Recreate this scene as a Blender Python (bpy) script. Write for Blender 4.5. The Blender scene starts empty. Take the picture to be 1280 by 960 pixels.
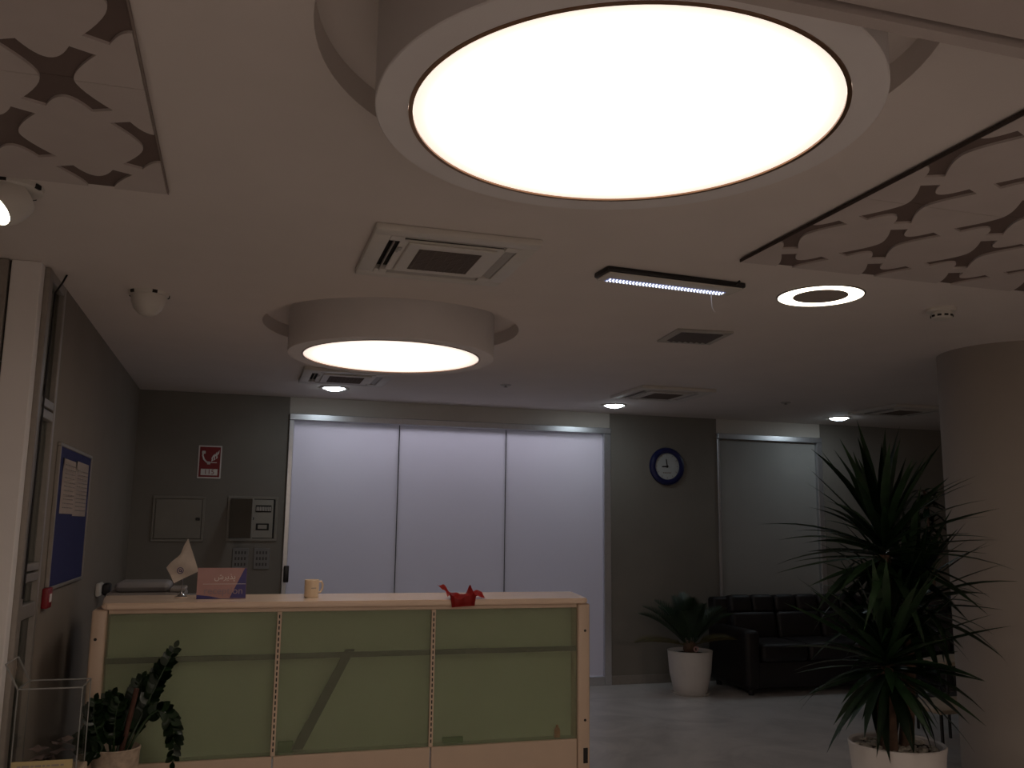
import bpy, bmesh, math, random
from mathutils import Vector, Matrix
PI = math.pi
rnd = random.Random(7)
S = bpy.context.scene
COL = S.collection

# ------------------------------------------------------------------ camera, world, exposure
CAM_H = 1.55
def camera():
    yaw, pitch, roll, f = math.radians(16.7), math.radians(9.0), math.radians(.727), 1121.5
    F = Vector((math.sin(yaw)*math.cos(pitch), math.cos(yaw)*math.cos(pitch), math.sin(pitch)))
    R = Vector((math.cos(yaw), -math.sin(yaw), 0)); U = R.cross(F)
    c, s = math.cos(roll), math.sin(roll)
    R2 = c*R + s*U; U2 = -s*R + c*U
    cam = bpy.data.cameras.new('camera'); o = bpy.data.objects.new('camera', cam); COL.objects.link(o)
    m = Matrix((R2, U2, -F)).transposed().to_4x4(); m.translation = (0, 0, CAM_H)
    o.matrix_world = m
    cam.sensor_width = 36; cam.lens = f*36/1280; cam.clip_start = .05
    S.camera = o
camera()
w = bpy.data.worlds.new('world'); S.world = w; w.use_nodes = True
w.node_tree.nodes['Background'].inputs[0].default_value = (.10, .12, .16, 1)
w.node_tree.nodes['Background'].inputs[1].default_value = .05
S.view_settings.view_transform = 'Standard'; S.view_settings.look = 'None'
S.view_settings.exposure = 0; S.view_settings.gamma = 1; S.view_settings.use_curve_mapping = False

DISC_L = 9.0            # the two big round ceiling lamps
SPOT_L = 30             # the recessed downlights
OFFICE_W = 27           # lamp in the office behind the frosted panels

def area_light(name, loc, size, energy, color, rot=(0, 0, 0)):
    l = bpy.data.lights.new(name, 'AREA'); l.shape = 'RECTANGLE'; l.size, l.size_y = size
    l.energy = energy; l.color = color
    o = bpy.data.objects.new(name, l); COL.objects.link(o); o.location = loc; o.rotation_euler = rot
    return o
DISC_FAR_L = 3.4        # the far one burns dimmer
ENTRANCE_FILL_W = 95         # unseen fill lights added behind the camera for surfaces facing it

area_light('entrance_fill_light', (.6, -4.6, 2.6), (1.1, 1.1), ENTRANCE_FILL_W, (1.0, .85, .74))  # added fill pair without fixtures, lifts the counter front
area_light('entrance_fill_light', (4.4, -4.6, 2.6), (1.1, 1.1), ENTRANCE_FILL_W*.8, (1.0, .85, .74))
area_light('office_ceiling_lamp', (2.0, 9.02, 2.70), (3.1, .2), OFFICE_W, (.88, .86, 1.0))

# ------------------------------------------------------------------ materials
def new_mat(name):
    m = bpy.data.materials.new(name); m.use_nodes = True
    nt = m.node_tree; return m, nt, nt.nodes['Principled BSDF']
def mat(name, col, rough=.6, var=.06, scale=9., bump=.0, metal=0., spec=.5, bscale=None, trans=0., ior=None, sheen=0, alpha=1.):
    m, nt, b = new_mat(name)
    tc = nt.nodes.new('ShaderNodeTexCoord')
    n = nt.nodes.new('ShaderNodeTexNoise'); n.inputs['Scale'].default_value = scale; n.inputs['Detail'].default_value = 4
    nt.links.new(tc.outputs['Object'], n.inputs['Vector'])
    r = nt.nodes.new('ShaderNodeValToRGB')
    r.color_ramp.elements[0].position = .3; r.color_ramp.elements[1].position = .7
    r.color_ramp.elements[0].color = [c*(1-var) for c in col] + [1]
    r.color_ramp.elements[1].color = [min(1, c*(1+var)) for c in col] + [1]
    nt.links.new(n.outputs['Fac'], r.inputs['Fac']); nt.links.new(r.outputs['Color'], b.inputs['Base Color'])
    b.inputs['Roughness'].default_value = rough; b.inputs['Metallic'].default_value = metal
    b.inputs['Specular IOR Level'].default_value = spec
    b.inputs['Transmission Weight'].default_value = trans
    if ior: b.inputs['IOR'].default_value = ior
    if bump:
        n2 = nt.nodes.new('ShaderNodeTexNoise'); n2.inputs['Scale'].default_value = bscale or 180; n2.inputs['Detail'].default_value = 3
        nt.links.new(tc.outputs['Object'], n2.inputs['Vector'])
        bp = nt.nodes.new('ShaderNodeBump'); bp.inputs['Strength'].default_value = bump; bp.inputs['Distance'].default_value = .01
        nt.links.new(n2.outputs['Fac'], bp.inputs['Height']); nt.links.new(bp.outputs['Normal'], b.inputs['Normal'])
    return m
def emit(name, col, strength, base=(.8, .8, .8)):
    m, nt, b = new_mat(name)
    b.inputs['Base Color'].default_value = (*base, 1)
    b.inputs['Emission Color'].default_value = (*col, 1); b.inputs['Emission Strength'].default_value = strength
    return m
def frosted_mat(name, col, fd, fr, rough, tcol):
    """diffuse skin + blurred see-through"""
    m, nt, b = new_mat(name)
    out = nt.nodes['Material Output']
    b.inputs['Base Color'].default_value = (*col, 1); b.inputs['Roughness'].default_value = .25
    n = nt.nodes.new('ShaderNodeTexNoise'); n.inputs['Scale'].default_value = 5
    tc = nt.nodes.new('ShaderNodeTexCoord'); nt.links.new(tc.outputs['Object'], n.inputs['Vector'])
    mx = nt.nodes.new('ShaderNodeMix'); mx.data_type = 'RGBA'
    mx.inputs[6].default_value = [c*.94 for c in col] + [1]; mx.inputs[7].default_value = [c*1.06 for c in col] + [1]
    nt.links.new(n.outputs['Fac'], mx.inputs[0]); nt.links.new(mx.outputs[2], b.inputs['Base Color'])
    g = nt.nodes.new('ShaderNodeBsdfRefraction'); g.inputs['Color'].default_value = (*tcol, 1)
    g.inputs['Roughness'].default_value = rough; g.inputs['IOR'].default_value = 1.08
    ms = nt.nodes.new('ShaderNodeMixShader'); ms.inputs[0].default_value = fr
    nt.links.new(b.outputs[0], ms.inputs[1]); nt.links.new(g.outputs[0], ms.inputs[2])
    nt.links.new(ms.outputs[0], out.inputs['Surface'])
    return m
def blind_mat(name, col, tr):
    m, nt, b = new_mat(name)
    out = nt.nodes['Material Output']
    tc = nt.nodes.new('ShaderNodeTexCoord'); n = nt.nodes.new('ShaderNodeTexNoise')
    n.inputs['Scale'].default_value = 2.5; nt.links.new(tc.outputs['Object'], n.inputs['Vector'])
    mx = nt.nodes.new('ShaderNodeMix'); mx.data_type = 'RGBA'
    mx.inputs[6].default_value = [c*.97 for c in col] + [1]; mx.inputs[7].default_value = [min(1, c*1.03) for c in col] + [1]
    nt.links.new(n.outputs['Fac'], mx.inputs[0]); nt.links.new(mx.outputs[2], b.inputs['Base Color'])
    b.inputs['Roughness'].default_value = .45
    t = nt.nodes.new('ShaderNodeBsdfTranslucent'); t.inputs[0].default_value = (*col, 1)
    ms = nt.nodes.new('ShaderNodeMixShader'); ms.inputs[0].default_value = tr
    nt.links.new(b.outputs[0], ms.inputs[1]); nt.links.new(t.outputs[0], ms.inputs[2])
    nt.links.new(ms.outputs[0], out.inputs['Surface'])
    return m
def glass_mat(name, col=(.9, .95, .93), fr=.12, rough=.02, k=.5):
    m, nt, b = new_mat(name)
    out = nt.nodes['Material Output']
    tr = nt.nodes.new('ShaderNodeBsdfTransparent'); tr.inputs[0].default_value = (*col, 1)
    gl = nt.nodes.new('ShaderNodeBsdfGlossy'); gl.inputs['Roughness'].default_value = rough
    fz = nt.nodes.new('ShaderNodeLayerWeight'); fz.inputs['Blend'].default_value = .35
    ad = nt.nodes.new('ShaderNodeMath'); ad.operation = 'MULTIPLY_ADD'
    ad.inputs[1].default_value = k; ad.inputs[2].default_value = fr*.4
    nt.links.new(fz.outputs['Fresnel'], ad.inputs[0])
    ms = nt.nodes.new('ShaderNodeMixShader'); nt.links.new(ad.outputs[0], ms.inputs[0])
    nt.links.new(tr.outputs[0], ms.inputs[1]); nt.links.new(gl.outputs[0], ms.inputs[2])
    nt.links.new(ms.outputs[0], out.inputs['Surface'])
    return m
def marble_mat():
    m, nt, b = new_mat('floor_stone')
    tc = nt.nodes.new('ShaderNodeTexCoord')
    wv = nt.nodes.new('ShaderNodeTexNoise'); wv.inputs['Scale'].default_value = 1.3; wv.inputs['Detail'].default_value = 9
    wv.inputs['Distortion'].default_value = 1.6; wv.inputs['Roughness'].default_value = .62
    nt.links.new(tc.outputs['Object'], wv.inputs['Vector'])
    r = nt.nodes.new('ShaderNodeValToRGB')
    e = r.color_ramp.elements; e[0].position = .36; e[0].color = (.50, .48, .47, 1); e[1].position = .62; e[1].color = (.68, .65, .635, 1)
    x = e.new(.5); x.color = (.62, .595, .58, 1)
    nt.links.new(wv.outputs['Fac'], r.inputs['Fac']); nt.links.new(r.outputs['Color'], b.inputs['Base Color'])
    b.inputs['Roughness'].default_value = .28
    return m

M = {}
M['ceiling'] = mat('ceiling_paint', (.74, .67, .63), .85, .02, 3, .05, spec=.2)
M['beam'] = mat('soffit_paint_shaded', (.47, .41, .385), .85, .02, 3, .05, spec=.2)  # ceiling tone darkened, the soffit's shade is put into the colour
M['white_paint'] = mat('white_gypsum_paint', (.80, .76, .74), .8, .02, 4, .03, spec=.2)
M['taupe'] = mat('taupe_wall_paint', (.22, .20, .175), .75, .05, 2.5, .08, spec=.25)
M['beige'] = mat('beige_wall_paint', (.235, .20, .165), .75, .05, 2.5, .08, spec=.25)
M['bulkhead'] = mat('light_bulkhead_paint', (.58, .54, .49), .8, .03, 3, .04, spec=.2)
M['dark_room'] = mat('plain_grey_plaster', (.2, .2, .2), .9, .05, 2)
M['office'] = mat('office_white_paint', (.75, .75, .78), .9, .03, 2)
M['floor'] = marble_mat()
M['pillar'] = mat('pillar_paint', (.36, .32, .285), .7, .03, 3, .05, spec=.25)
M['alu'] = mat('brushed_aluminium', (.62, .63, .66), .34, .04, 40, metal=.85)
M['alu_dull'] = mat('dull_aluminium', (.33, .30, .27), .45, .05, 30, metal=.5)
M['drum'] = mat('lamp_drum_white', (.76, .72, .71), .7, .02, 5, spec=.25)
def disc_mat(name, col, s_mid, s_rim, r0, r1):
    m = emit(name, col, s_mid, (.9, .88, .8)); nt = m.node_tree; b = nt.nodes['Principled BSDF']
    tc = nt.nodes.new('ShaderNodeTexCoord'); mp = nt.nodes.new('ShaderNodeMapping'); mp.inputs['Scale'].default_value = (1, 1, 0)
    ln = nt.nodes.new('ShaderNodeVectorMath'); ln.operation = 'LENGTH'
    mr = nt.nodes.new('ShaderNodeMapRange'); mr.interpolation_type = 'SMOOTHSTEP'
    mr.inputs['From Min'].default_value = r0; mr.inputs['From Max'].default_value = r1
    mr.inputs['To Min'].default_value = s_mid; mr.inputs['To Max'].default_value = s_rim
    nt.links.new(tc.outputs['Object'], mp.inputs['Vector']); nt.links.new(mp.outputs[0], ln.inputs[0])
    nt.links.new(ln.outputs['Value'], mr.inputs['Value']); nt.links.new(mr.outputs[0], b.inputs['Emission Strength'])
    return m
M['diffuser'] = disc_mat('warm_lamp_diffuser', (1.0, .85, .73), DISC_L, 1.0, .28, .52)
M['diffuser_far'] = disc_mat('warm_lamp_diffuser_dimmer', (1.0, .85, .73), DISC_FAR_L, 1.0, .28, .52)
M['spot'] = emit('cool_downlight_lens', (.80, .93, 1.0), SPOT_L)
M['ring'] = emit('ring_light_diffuser', (1.0, .9, .72), 5)
M['warm_lens'] = emit('warm_spot_lens', (1.0, .88, .68), 12)
M['led'] = emit('blue_white_led', (.80, .88, 1.0), 2.2)
M['fret'] = mat('off_white_fretwork', (.58, .51, .48), .7, .03, 6, spec=.25)
M['recess'] = mat('brown_backing', (.17, .125, .11), .8, .05, 6, spec=.2)
M['edge_shade'] = mat('brown_edge_shade', (.30, .24, .22), .8, .05, 6, spec=.2)  # brown tone imitates the soft shadow line beside the left panel
M['gap_shade'] = mat('panel_gap_shade', (.05, .035, .03), .7, .1, 8)  # dark tone stands in for the shadow gap above a panel
M['plastic_white'] = mat('white_plastic', (.66, .62, .57), .5, .03, 10)
M['plastic_grey'] = mat('grey_plastic', (.42, .39, .36), .5, .04, 10)
M['black'] = mat('black_plastic', (.014, .012, .013), .45, .1, 10)
M['void'] = mat('dark_slot', (.02, .017, .016), .8, .1, 10)
M['grille'] = mat('dark_grille_mesh', (.10, .08, .07), .7, .1, 200)
M['grille_bar'] = mat('grille_bar', (.16, .13, .115), .7, .1, 200)
M['cream'] = mat('cream_laminate', (.62, .47, .35), .38, .03, 7)
M['cream_top'] = mat('cream_counter_top', (.78, .60, .46), .25, .03, 7)
M['green_glass'] = frosted_mat('frosted_green_glass', (.40, .43, .315), .6, .78, .20, (.92, .95, .88))
M['back_board'] = mat('pale_back_board', (.54, .58, .475), .7, .05, 4)
M['shelf_dark'] = mat('dark_shelf_metal', (.04, .04, .036), .5, .05, 10)
M['blind'] = blind_mat('white_blind', (.78, .77, .80), .5)
M['blind_grey'] = mat('grey_blind', (.33, .325, .31), .6, .03, 2.5)
M['glass'] = glass_mat('clear_dark_glass', (.75, .8, .78), .15)
M['acrylic'] = glass_mat('clear_acrylic', (.96, .965, .96), .03, .02, .16)
M['red'] = mat('sign_red', (.22, .006, .012), .45, .05, 10)
M['white'] = mat('printed_white', (.75, .70, .68), .5, .03, 10)
M['paper'] = mat('paper_sheet', (.74, .63, .56), .8, .05, 12)
M['ink'] = mat('grey_print', (.30, .25, .22), .8, .1, 30)
M['navy_felt'] = mat('navy_felt', (.012, .016, .095), .9, .15, 120, .2)
M['navy'] = mat('navy_print', (.022, .012, .16), .4, .05, 10)
M['pink'] = mat('pink_print', (.44, .25, .235), .5, .05, 10)
M['letter'] = mat('pale_pink_print', (.29, .215, .25), .5, .03, 10)
M['clock_blue'] = mat('navy_clock_rim', (.008, .012, .075), .3, .05, 10)
M['clock_face'] = mat('clock_dial', (.48, .50, .50), .5, .03, 20)
M['chrome'] = mat('chrome', (.8, .78, .75), .12, .03, 20, metal=1)
M['flag'] = mat('white_flag_cloth', (.78, .69, .60), .85, .04, 30, .1)
M['mug'] = mat('cream_mug', (.80, .64, .46), .3, .03, 10)
M['steel'] = mat('painted_steel_box', (.235, .215, .185), .5, .04, 8)
M['plate_steel'] = mat('grey_vent_plate', (.20, .19, .185), .5, .04, 8); M['slot_soft'] = mat('dark_vent_hole', (.07, .062, .058), .7, .05, 8)
M['steel_lt'] = mat('pale_steel_cover', (.30, .28, .245), .5, .04, 8)
M['leather'] = mat('dark_leather', (.009, .0055, .0065), .5, .2, 14, .25, bscale=90)
M['pot_white'] = mat('white_ceramic_pot', (.66, .62, .59), .45, .04, 6)
M['pot_stone'] = mat('speckled_stone_pot', (.42, .33, .25), .7, .25, 28, .15)
M['soil'] = mat('dark_soil', (.03, .02, .014), .95, .4, 60, .4, bscale=60)
M['pebble'] = mat('pale_pebbles', (.40, .36, .30), .7, .3, 25)
M['leaf_dark'] = mat('yucca_leaf', (.016, .042, .014), .4, .35, 6)
M['leaf_zz'] = mat('glossy_leaf', (.014, .036, .012), .3, .35, 10)
M['leaf_palm'] = mat('palm_leaf', (.015, .034, .013), .45, .3, 10)
M['leaf_yellow'] = mat('yellowing_palm_leaf', (.10, .08, .018), .5, .3, 10)
M['bark'] = mat('yucca_bark', (.11, .065, .042), .9, .4, 22, .5, bscale=50)
M['stake'] = mat('reddish_wood_stake', (.09, .036, .024), .8, .2, 20)
M['wood'] = mat('pale_wood_top', (.50, .40, .29), .45, .12, 6)
M['dark_wood'] = mat('dark_metal_legs', (.03, .025, .022), .5, .1, 10)
M['bag'] = blind_mat('red_plastic_film', (.52, .03, .025), .35)
M['note'] = mat('crumpled_banknote', (.26, .19, .17), .8, .3, 25)
M['yellow'] = mat('yellow_card', (.50, .40, .20), .6, .05, 10)
M['printer'] = mat('grey_white_plastic', (.27, .24, .22), .5, .04, 10)

# ------------------------------------------------------------------ mesh helpers
class MB:
    def __init__(s): s.bm = bmesh.new(); s.mi = 0
    def _mark(s, faces):
        for f in faces: f.material_index = s.mi
    def box(s, x0, x1, y0, y1, z0, z1, bev=0, seg=2, mtx=None):
        v = [s.bm.verts.new(p) for p in ((x0,y0,z0),(x1,y0,z0),(x1,y1,z0),(x0,y1,z0),(x0,y0,z1),(x1,y0,z1),(x1,y1,z1),(x0,y1,z1))]
        fs = [s.bm.faces.new([v[i] for i in q]) for q in ((0,3,2,1),(4,5,6,7),(0,1,5,4),(1,2,6,5),(2,3,7,6),(3,0,4,7))]
        s._mark(fs)
        if bev:
            es = set(e for f in fs for e in f.edges)
            r = bmesh.ops.bevel(s.bm, geom=list(es), offset=bev, segments=seg, profile=.5, affect='EDGES')
            s._mark(r['faces']); v = list(set(q for f in r['faces'] for q in f.verts) | set(q for q in v if q.is_valid))
        if mtx is not None:
            for q in v:
                if q.is_valid: q.co = mtx @ q.co
        return s
    def prism(s, poly, z0, z1, mtx=None):
        n = len(poly)
        a = [s.bm.verts.new((p[0], p[1], z0)) for p in poly]; b = [s.bm.verts.new((p[0], p[1], z1)) for p in poly]
        fs = [s.bm.faces.new(a[::-1]), s.bm.faces.new(b)]
        for i in range(n):
            j = (i+1) % n; fs.append(s.bm.faces.new((a[i], a[j], b[j], b[i])))
        s._mark(fs)
        if mtx is not None:
            for q in a+b: q.co = mtx @ q.co
        return s
    def lathe(s, prof, seg=48, c=(0, 0, 0), a0=0, mtx=None, closed=False):
        rings = []; allv = []
        for r, z in prof:
            if r < 1e-6:
                v = s.bm.verts.new((c[0], c[1], c[2]+z)); rings.append([v]*seg); allv.append(v)
            else:
                ring = [s.bm.verts.new((c[0]+r*math.cos(a0+2*PI*i/seg), c[1]+r*math.sin(a0+2*PI*i/seg), c[2]+z)) for i in range(seg)]
                rings.append(ring); allv += ring
        n = len(rings); fs = []
        for k in range(n if closed else n-1):
            A, B = rings[k], rings[(k+1) % n]
            for i in range(seg):
                j = (i+1) % seg
                q = []
                for v in (A[i], A[j], B[j], B[i]):
                    if v not in q: q.append(v)
                if len(q) >= 3: fs.append(s.bm.faces.new(q))
        s._mark(fs)
        if mtx is not None:
            for q in allv: q.co = mtx @ q.co
        return s
    def tube(s, pts, rad, seg=8, cap=True):
        pts = [Vector(p) for p in pts]; n = len(pts)
        rr = rad if isinstance(rad, (list, tuple)) else [rad]*n
        rings = []; up = None
        for i, p in enumerate(pts):
            t = (pts[min(i+1, n-1)] - pts[max(i-1, 0)]).normalized()
            if up is None: up = t.orthogonal().normalized()
            up = (up - t*up.dot(t)).normalized(); sd = t.cross(up)
            rings.append([s.bm.verts.new(p + rr[i]*(math.cos(2*PI*k/seg)*up + math.sin(2*PI*k/seg)*sd)) for k in range(seg)])
        fs = []
        for i in range(n-1):
            for k in range(seg):
                j = (k+1) % seg; fs.append(s.bm.faces.new((rings[i][k], rings[i][j], rings[i+1][j], rings[i+1][k])))
        if cap: fs.append(s.bm.faces.new(rings[0][::-1])); fs.append(s.bm.faces.new(rings[-1]))
        s._mark(fs); return s
    def quad(s, *p):
        s._mark([s.bm.faces.new([s.bm.verts.new(q) for q in p])]); return s
    def mesh(s, name, mats, smooth=35):
        bmesh.ops.recalc_face_normals(s.bm, faces=s.bm.faces)
        me = bpy.data.meshes.new(name); s.bm.to_mesh(me); s.bm.free()
        for m in (mats if isinstance(mats, (list, tuple)) else [mats]): me.materials.append(m)
        if smooth:
            for p in me.polygons: p.use_smooth = True
            me.set_sharp_from_angle(angle=math.radians(smooth))
        return me
    def build(s, name, mats, parent=None, loc=(0, 0, 0), smooth=35):
        o = bpy.data.objects.new(name, s.mesh(name, mats, smooth)); COL.objects.link(o)
        if parent: o.parent = parent
        o.location = loc
        return o
def place(name, me, parent=None, mtx=None):
    o = bpy.data.objects.new(name, me); COL.objects.link(o)
    if parent: o.parent = parent
    if mtx is not None: o.matrix_local = mtx
    return o
def tag(o, label, cat, group=None):
    o['label'] = label; o['category'] = cat
    if group: o['group'] = group
    return o
def thing(name, label, cat, loc=(0, 0, 0), rz=0, group=None):
    o = bpy.data.objects.new(name, None); COL.objects.link(o); o.empty_display_size = .1
    o.location = loc; o.rotation_euler = (0, 0, rz)
    return tag(o, label, cat, group)
def struct(o): o['kind'] = 'structure'; return o
def tree_copy(o, parent=None):
    c = o.copy(); COL.objects.link(c)
    if parent: c.parent = parent
    for ch in list(o.children): tree_copy(ch, c)
    return c
def dup(o, loc, rz, label, group=None):
    c = tree_copy(o); c.location = loc; c.rotation_euler = (0, 0, rz); c['label'] = label
    if group: c['group'] = group
    return c
def text_mesh(txt, size, depth=.001):
    cu = bpy.data.curves.new('text', 'FONT'); cu.body = txt; cu.size = size; cu.extrude = depth
    cu.align_x = 'CENTER'; cu.align_y = 'CENTER'; cu.resolution_u = 3
    o = bpy.data.objects.new('text', cu); COL.objects.link(o)
    dg = bpy.context.evaluated_depsgraph_get(); dg.update()
    me = bpy.data.meshes.new_from_object(o.evaluated_get(dg))
    bpy.data.objects.remove(o); return me
def text(name, txt, size, mtx, m, parent, depth=.001, sx=1.):
    me = text_mesh(txt, size, depth); me.materials.clear(); me.materials.append(m)
    if sx != 1: me.transform(Matrix.Diagonal((sx, 1, 1, 1)))
    return place(name, me, parent, mtx)
FACE = Matrix.Rotation(PI/2, 4, 'X')           # a drawing in XY stood upright, facing -Y
def fm(x, y, z): return Matrix.Translation((x, y, z)) @ FACE

# ------------------------------------------------------------------ the shell
H = 2.725; YB = 8.62; XL = -.91; XR = 9.2; YF = -5.8; XO = -3.3
LAMPS = ((.866, 1.945), (.836, 5.32)); RH = .765; RD = .08
def ceiling():
    mb = MB(); bm = mb.bm; Z = H
    xs = [XO-.1, LAMPS[0][0]-1, LAMPS[0][0]+1, XR+.1]
    rows = [(YF-.1, LAMPS[0][1]-1.0, None), (LAMPS[0][1]-1, LAMPS[0][1]+1, LAMPS[0]), (LAMPS[0][1]+1, LAMPS[1][1]-1, None),
            (LAMPS[1][1]-1, LAMPS[1][1]+1, LAMPS[1]), (LAMPS[1][1]+1, YB+.1, None)]
    for y0, y1, c in rows:
        if c is None: mb.quad((xs[0], y0, Z), (xs[3], y0, Z), (xs[3], y1, Z), (xs[0], y1, Z)); continue
        mb.quad((xs[0], y0, Z), (xs[1], y0, Z), (xs[1], y1, Z), (xs[0], y1, Z))
        mb.quad((xs[2], y0, Z), (xs[3], y0, Z), (xs[3], y1, Z), (xs[2], y1, Z))
        n = 96; inn = []; out = []
        mx, my, hx, hy = (xs[1]+xs[2])/2, (y0+y1)/2, (xs[2]-xs[1])/2, (y1-y0)/2
        for i in range(n):
            a = 2*PI*i/n + PI/4; ca, sa = math.cos(a), math.sin(a)
            k = 1/max(abs(ca), abs(sa))
            inn.append((c[0]+RH*ca, c[1]+RH*sa, Z)); out.append((mx+hx*ca*k, my+hy*sa*k, Z))
        for i in range(n):
            j = (i+1) % n; mb.quad(inn[i], out[i], out[j], inn[j])
    bmesh.ops.remove_doubles(bm, verts=bm.verts, dist=1e-5)
    o = struct(mb.build('ceiling', M['ceiling'], smooth=0))
    for c in LAMPS:
        r = MB(); r.lathe([(RH, 0), (RH, RD), (0, RD)], 96, (c[0], c[1], H)); r.build('recess', M['ceiling'], o)
    t = MB(); t.box(XO-.1, XR+.1, YF-.1, YB+.1, H+.12, H+.2); t.build('slab', M['dark_room'], o)
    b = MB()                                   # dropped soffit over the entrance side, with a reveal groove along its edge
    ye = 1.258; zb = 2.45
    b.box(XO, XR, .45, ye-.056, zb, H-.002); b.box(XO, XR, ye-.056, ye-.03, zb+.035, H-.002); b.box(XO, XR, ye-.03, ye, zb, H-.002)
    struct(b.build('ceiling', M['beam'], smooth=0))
ceiling()
def shell():
    f = MB(); f.box(XO-.1, XR+.1, YF-.1, YB+3.2, -.12, 0); struct(f.build('floor', M['floor'], smooth=0))
    b = MB(); T = .14
    for x0, x1 in ((XO, .41), (3.655, 4.90), (6.205, XR)): b.box(x0, x1, YB, YB+T, 0, H)
    struct(b.build('wall_back', M['taupe'], smooth=0))
    u = MB()
    for x0, x1 in ((.41, 3.655), (4.90, 6.205)): u.box(x0, x1, YB+.004, YB+T, 2.568, H)
    struct(u.build('trim_1', M['bulkhead'], smooth=0))
    l = MB(); l.box(XL-.06, XL, 4.95, YB, 0, H); struct(l.build('wall_left', M['beige'], smooth=0))
    s = MB()
    s.box(XO-.1, XO, YF, YB, 0, H); struct(s.build('wall_left', M['beige'], smooth=0))
    s = MB(); s.box(XR, XR+.1, YF, YB, 0, H); struct(s.build('wall_right', M['beige'], smooth=0))
    s = MB(); s.box(XO-.1, XR+.1, YF-.1, YF, 0, H); struct(s.build('wall_front', M['beige'], smooth=0))
    c = MB(); c.box(-1.055, -.93, 4.45, 4.53, 0, H, .004, 1); struct(c.build('trim_2', M['white_paint']))
    k = MB()                                   # skirting
    for x0, x1 in ((-.91, .41), (3.655, 4.90), (6.205, XR)): k.box(x0, x1, YB-.016, YB, 0, .085, .003, 1)
    struct(k.build('baseboard_back', M['alu_dull']))
    k = MB(); k.box(XL, XL+.014, 4.95, YB-.016, 0, .085, .003, 1); struct(k.build('baseboard_left', M['alu_dull']))
    # the office behind the frosted panels
    o = MB(); o.box(.2, 3.9, 11.6, 11.7, 0, 2.85); o.box(.1, .2, YB+T, 11.7, 0, 2.85); o.box(3.9, 4.0, YB+T, 11.7, 0, 2.85)
    o.box(.1, 4.0, YB+T, 11.7, 2.85, 2.95)
    struct(o.build('wall_office', M['office'], smooth=0))
shell()

def window_one():
    W = struct(thing('window_1', '', '')); del W['label']; del W['category']
    x0, x1, zt = .41, 3.655, 2.568
    def bar(n, *a): q = MB(); q.box(*a, .005, 1); return q.build(n, M['alu'], W)
    bar('head_rail', x0, x1, YB-.035, YB+.1, 2.508, zt)
    bar('side_rail', x0, x0+.045, YB-.03, YB+.1, 0, 2.508)
    bar('side_rail', x1-.075, x1, YB-.03, YB+.1, 0, 2.508)
    bar('sill_rail', x0+.045, x1-.075, YB-.028, YB+.1, 0, .085)
    xs = [x0+.048, 1.455, 2.535, x1-.078]
    for i in range(3):
        q = MB(); q.box(xs[i]+(.005 if i else 0), xs[i+1]-(.005 if i < 2 else 0), YB+.012, YB+.02, .088, 2.506); q.build('panel', M['blind'], W)
    for x in xs[1:3]:
        q = MB(); q.box(x-.006, x+.006, YB+.021, YB+.03, .088, 2.506); q.build('joint_strip', M['shelf_dark'], W)
    h = MB(); h.box(.425, .470, YB-.085, YB-.06, 1.02, 1.17, .008, 2)
    h.box(.430, .452, YB-.062, YB-.03, 1.04, 1.06); h.box(.430, .452, YB-.062, YB-.03, 1.13, 1.15)
    tag(h.build('door_handle', M['black']), 'black upright pull handle at the left edge of the lit white panels', 'handle')
window_one()
def window_two():
    W = struct(thing('window_2', '', '')); del W['label']; del W['category']
    x0, x1, zt = 4.90, 6.205, 2.568
    def bar(n, *a): q = MB(); q.box(*a, .005, 1); return q.build(n, M['alu'], W)
    bar('head_rail', x0, x1, YB-.035, YB+.1, 2.508, zt)
    bar('side_rail', x0, x0+.03, YB-.02, YB+.1, 0, 2.508); bar('side_rail', x1-.065, x1, YB-.03, YB+.1, 0, 2.508)
    bar('sill_rail', x0+.03, x1-.065, YB-.028, YB+.1, 0, .085)
    q = MB(); q.box(x0+.032, x1-.067, YB+.012, YB+.02, .088, 2.506); q.build('panel', M['blind_grey'], W)
    q = MB(); q.box(x0, x1, YB+.1, YB+.14, 0, 2.568); q.build('back_board', M['dark_room'], W)
window_two()
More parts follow.
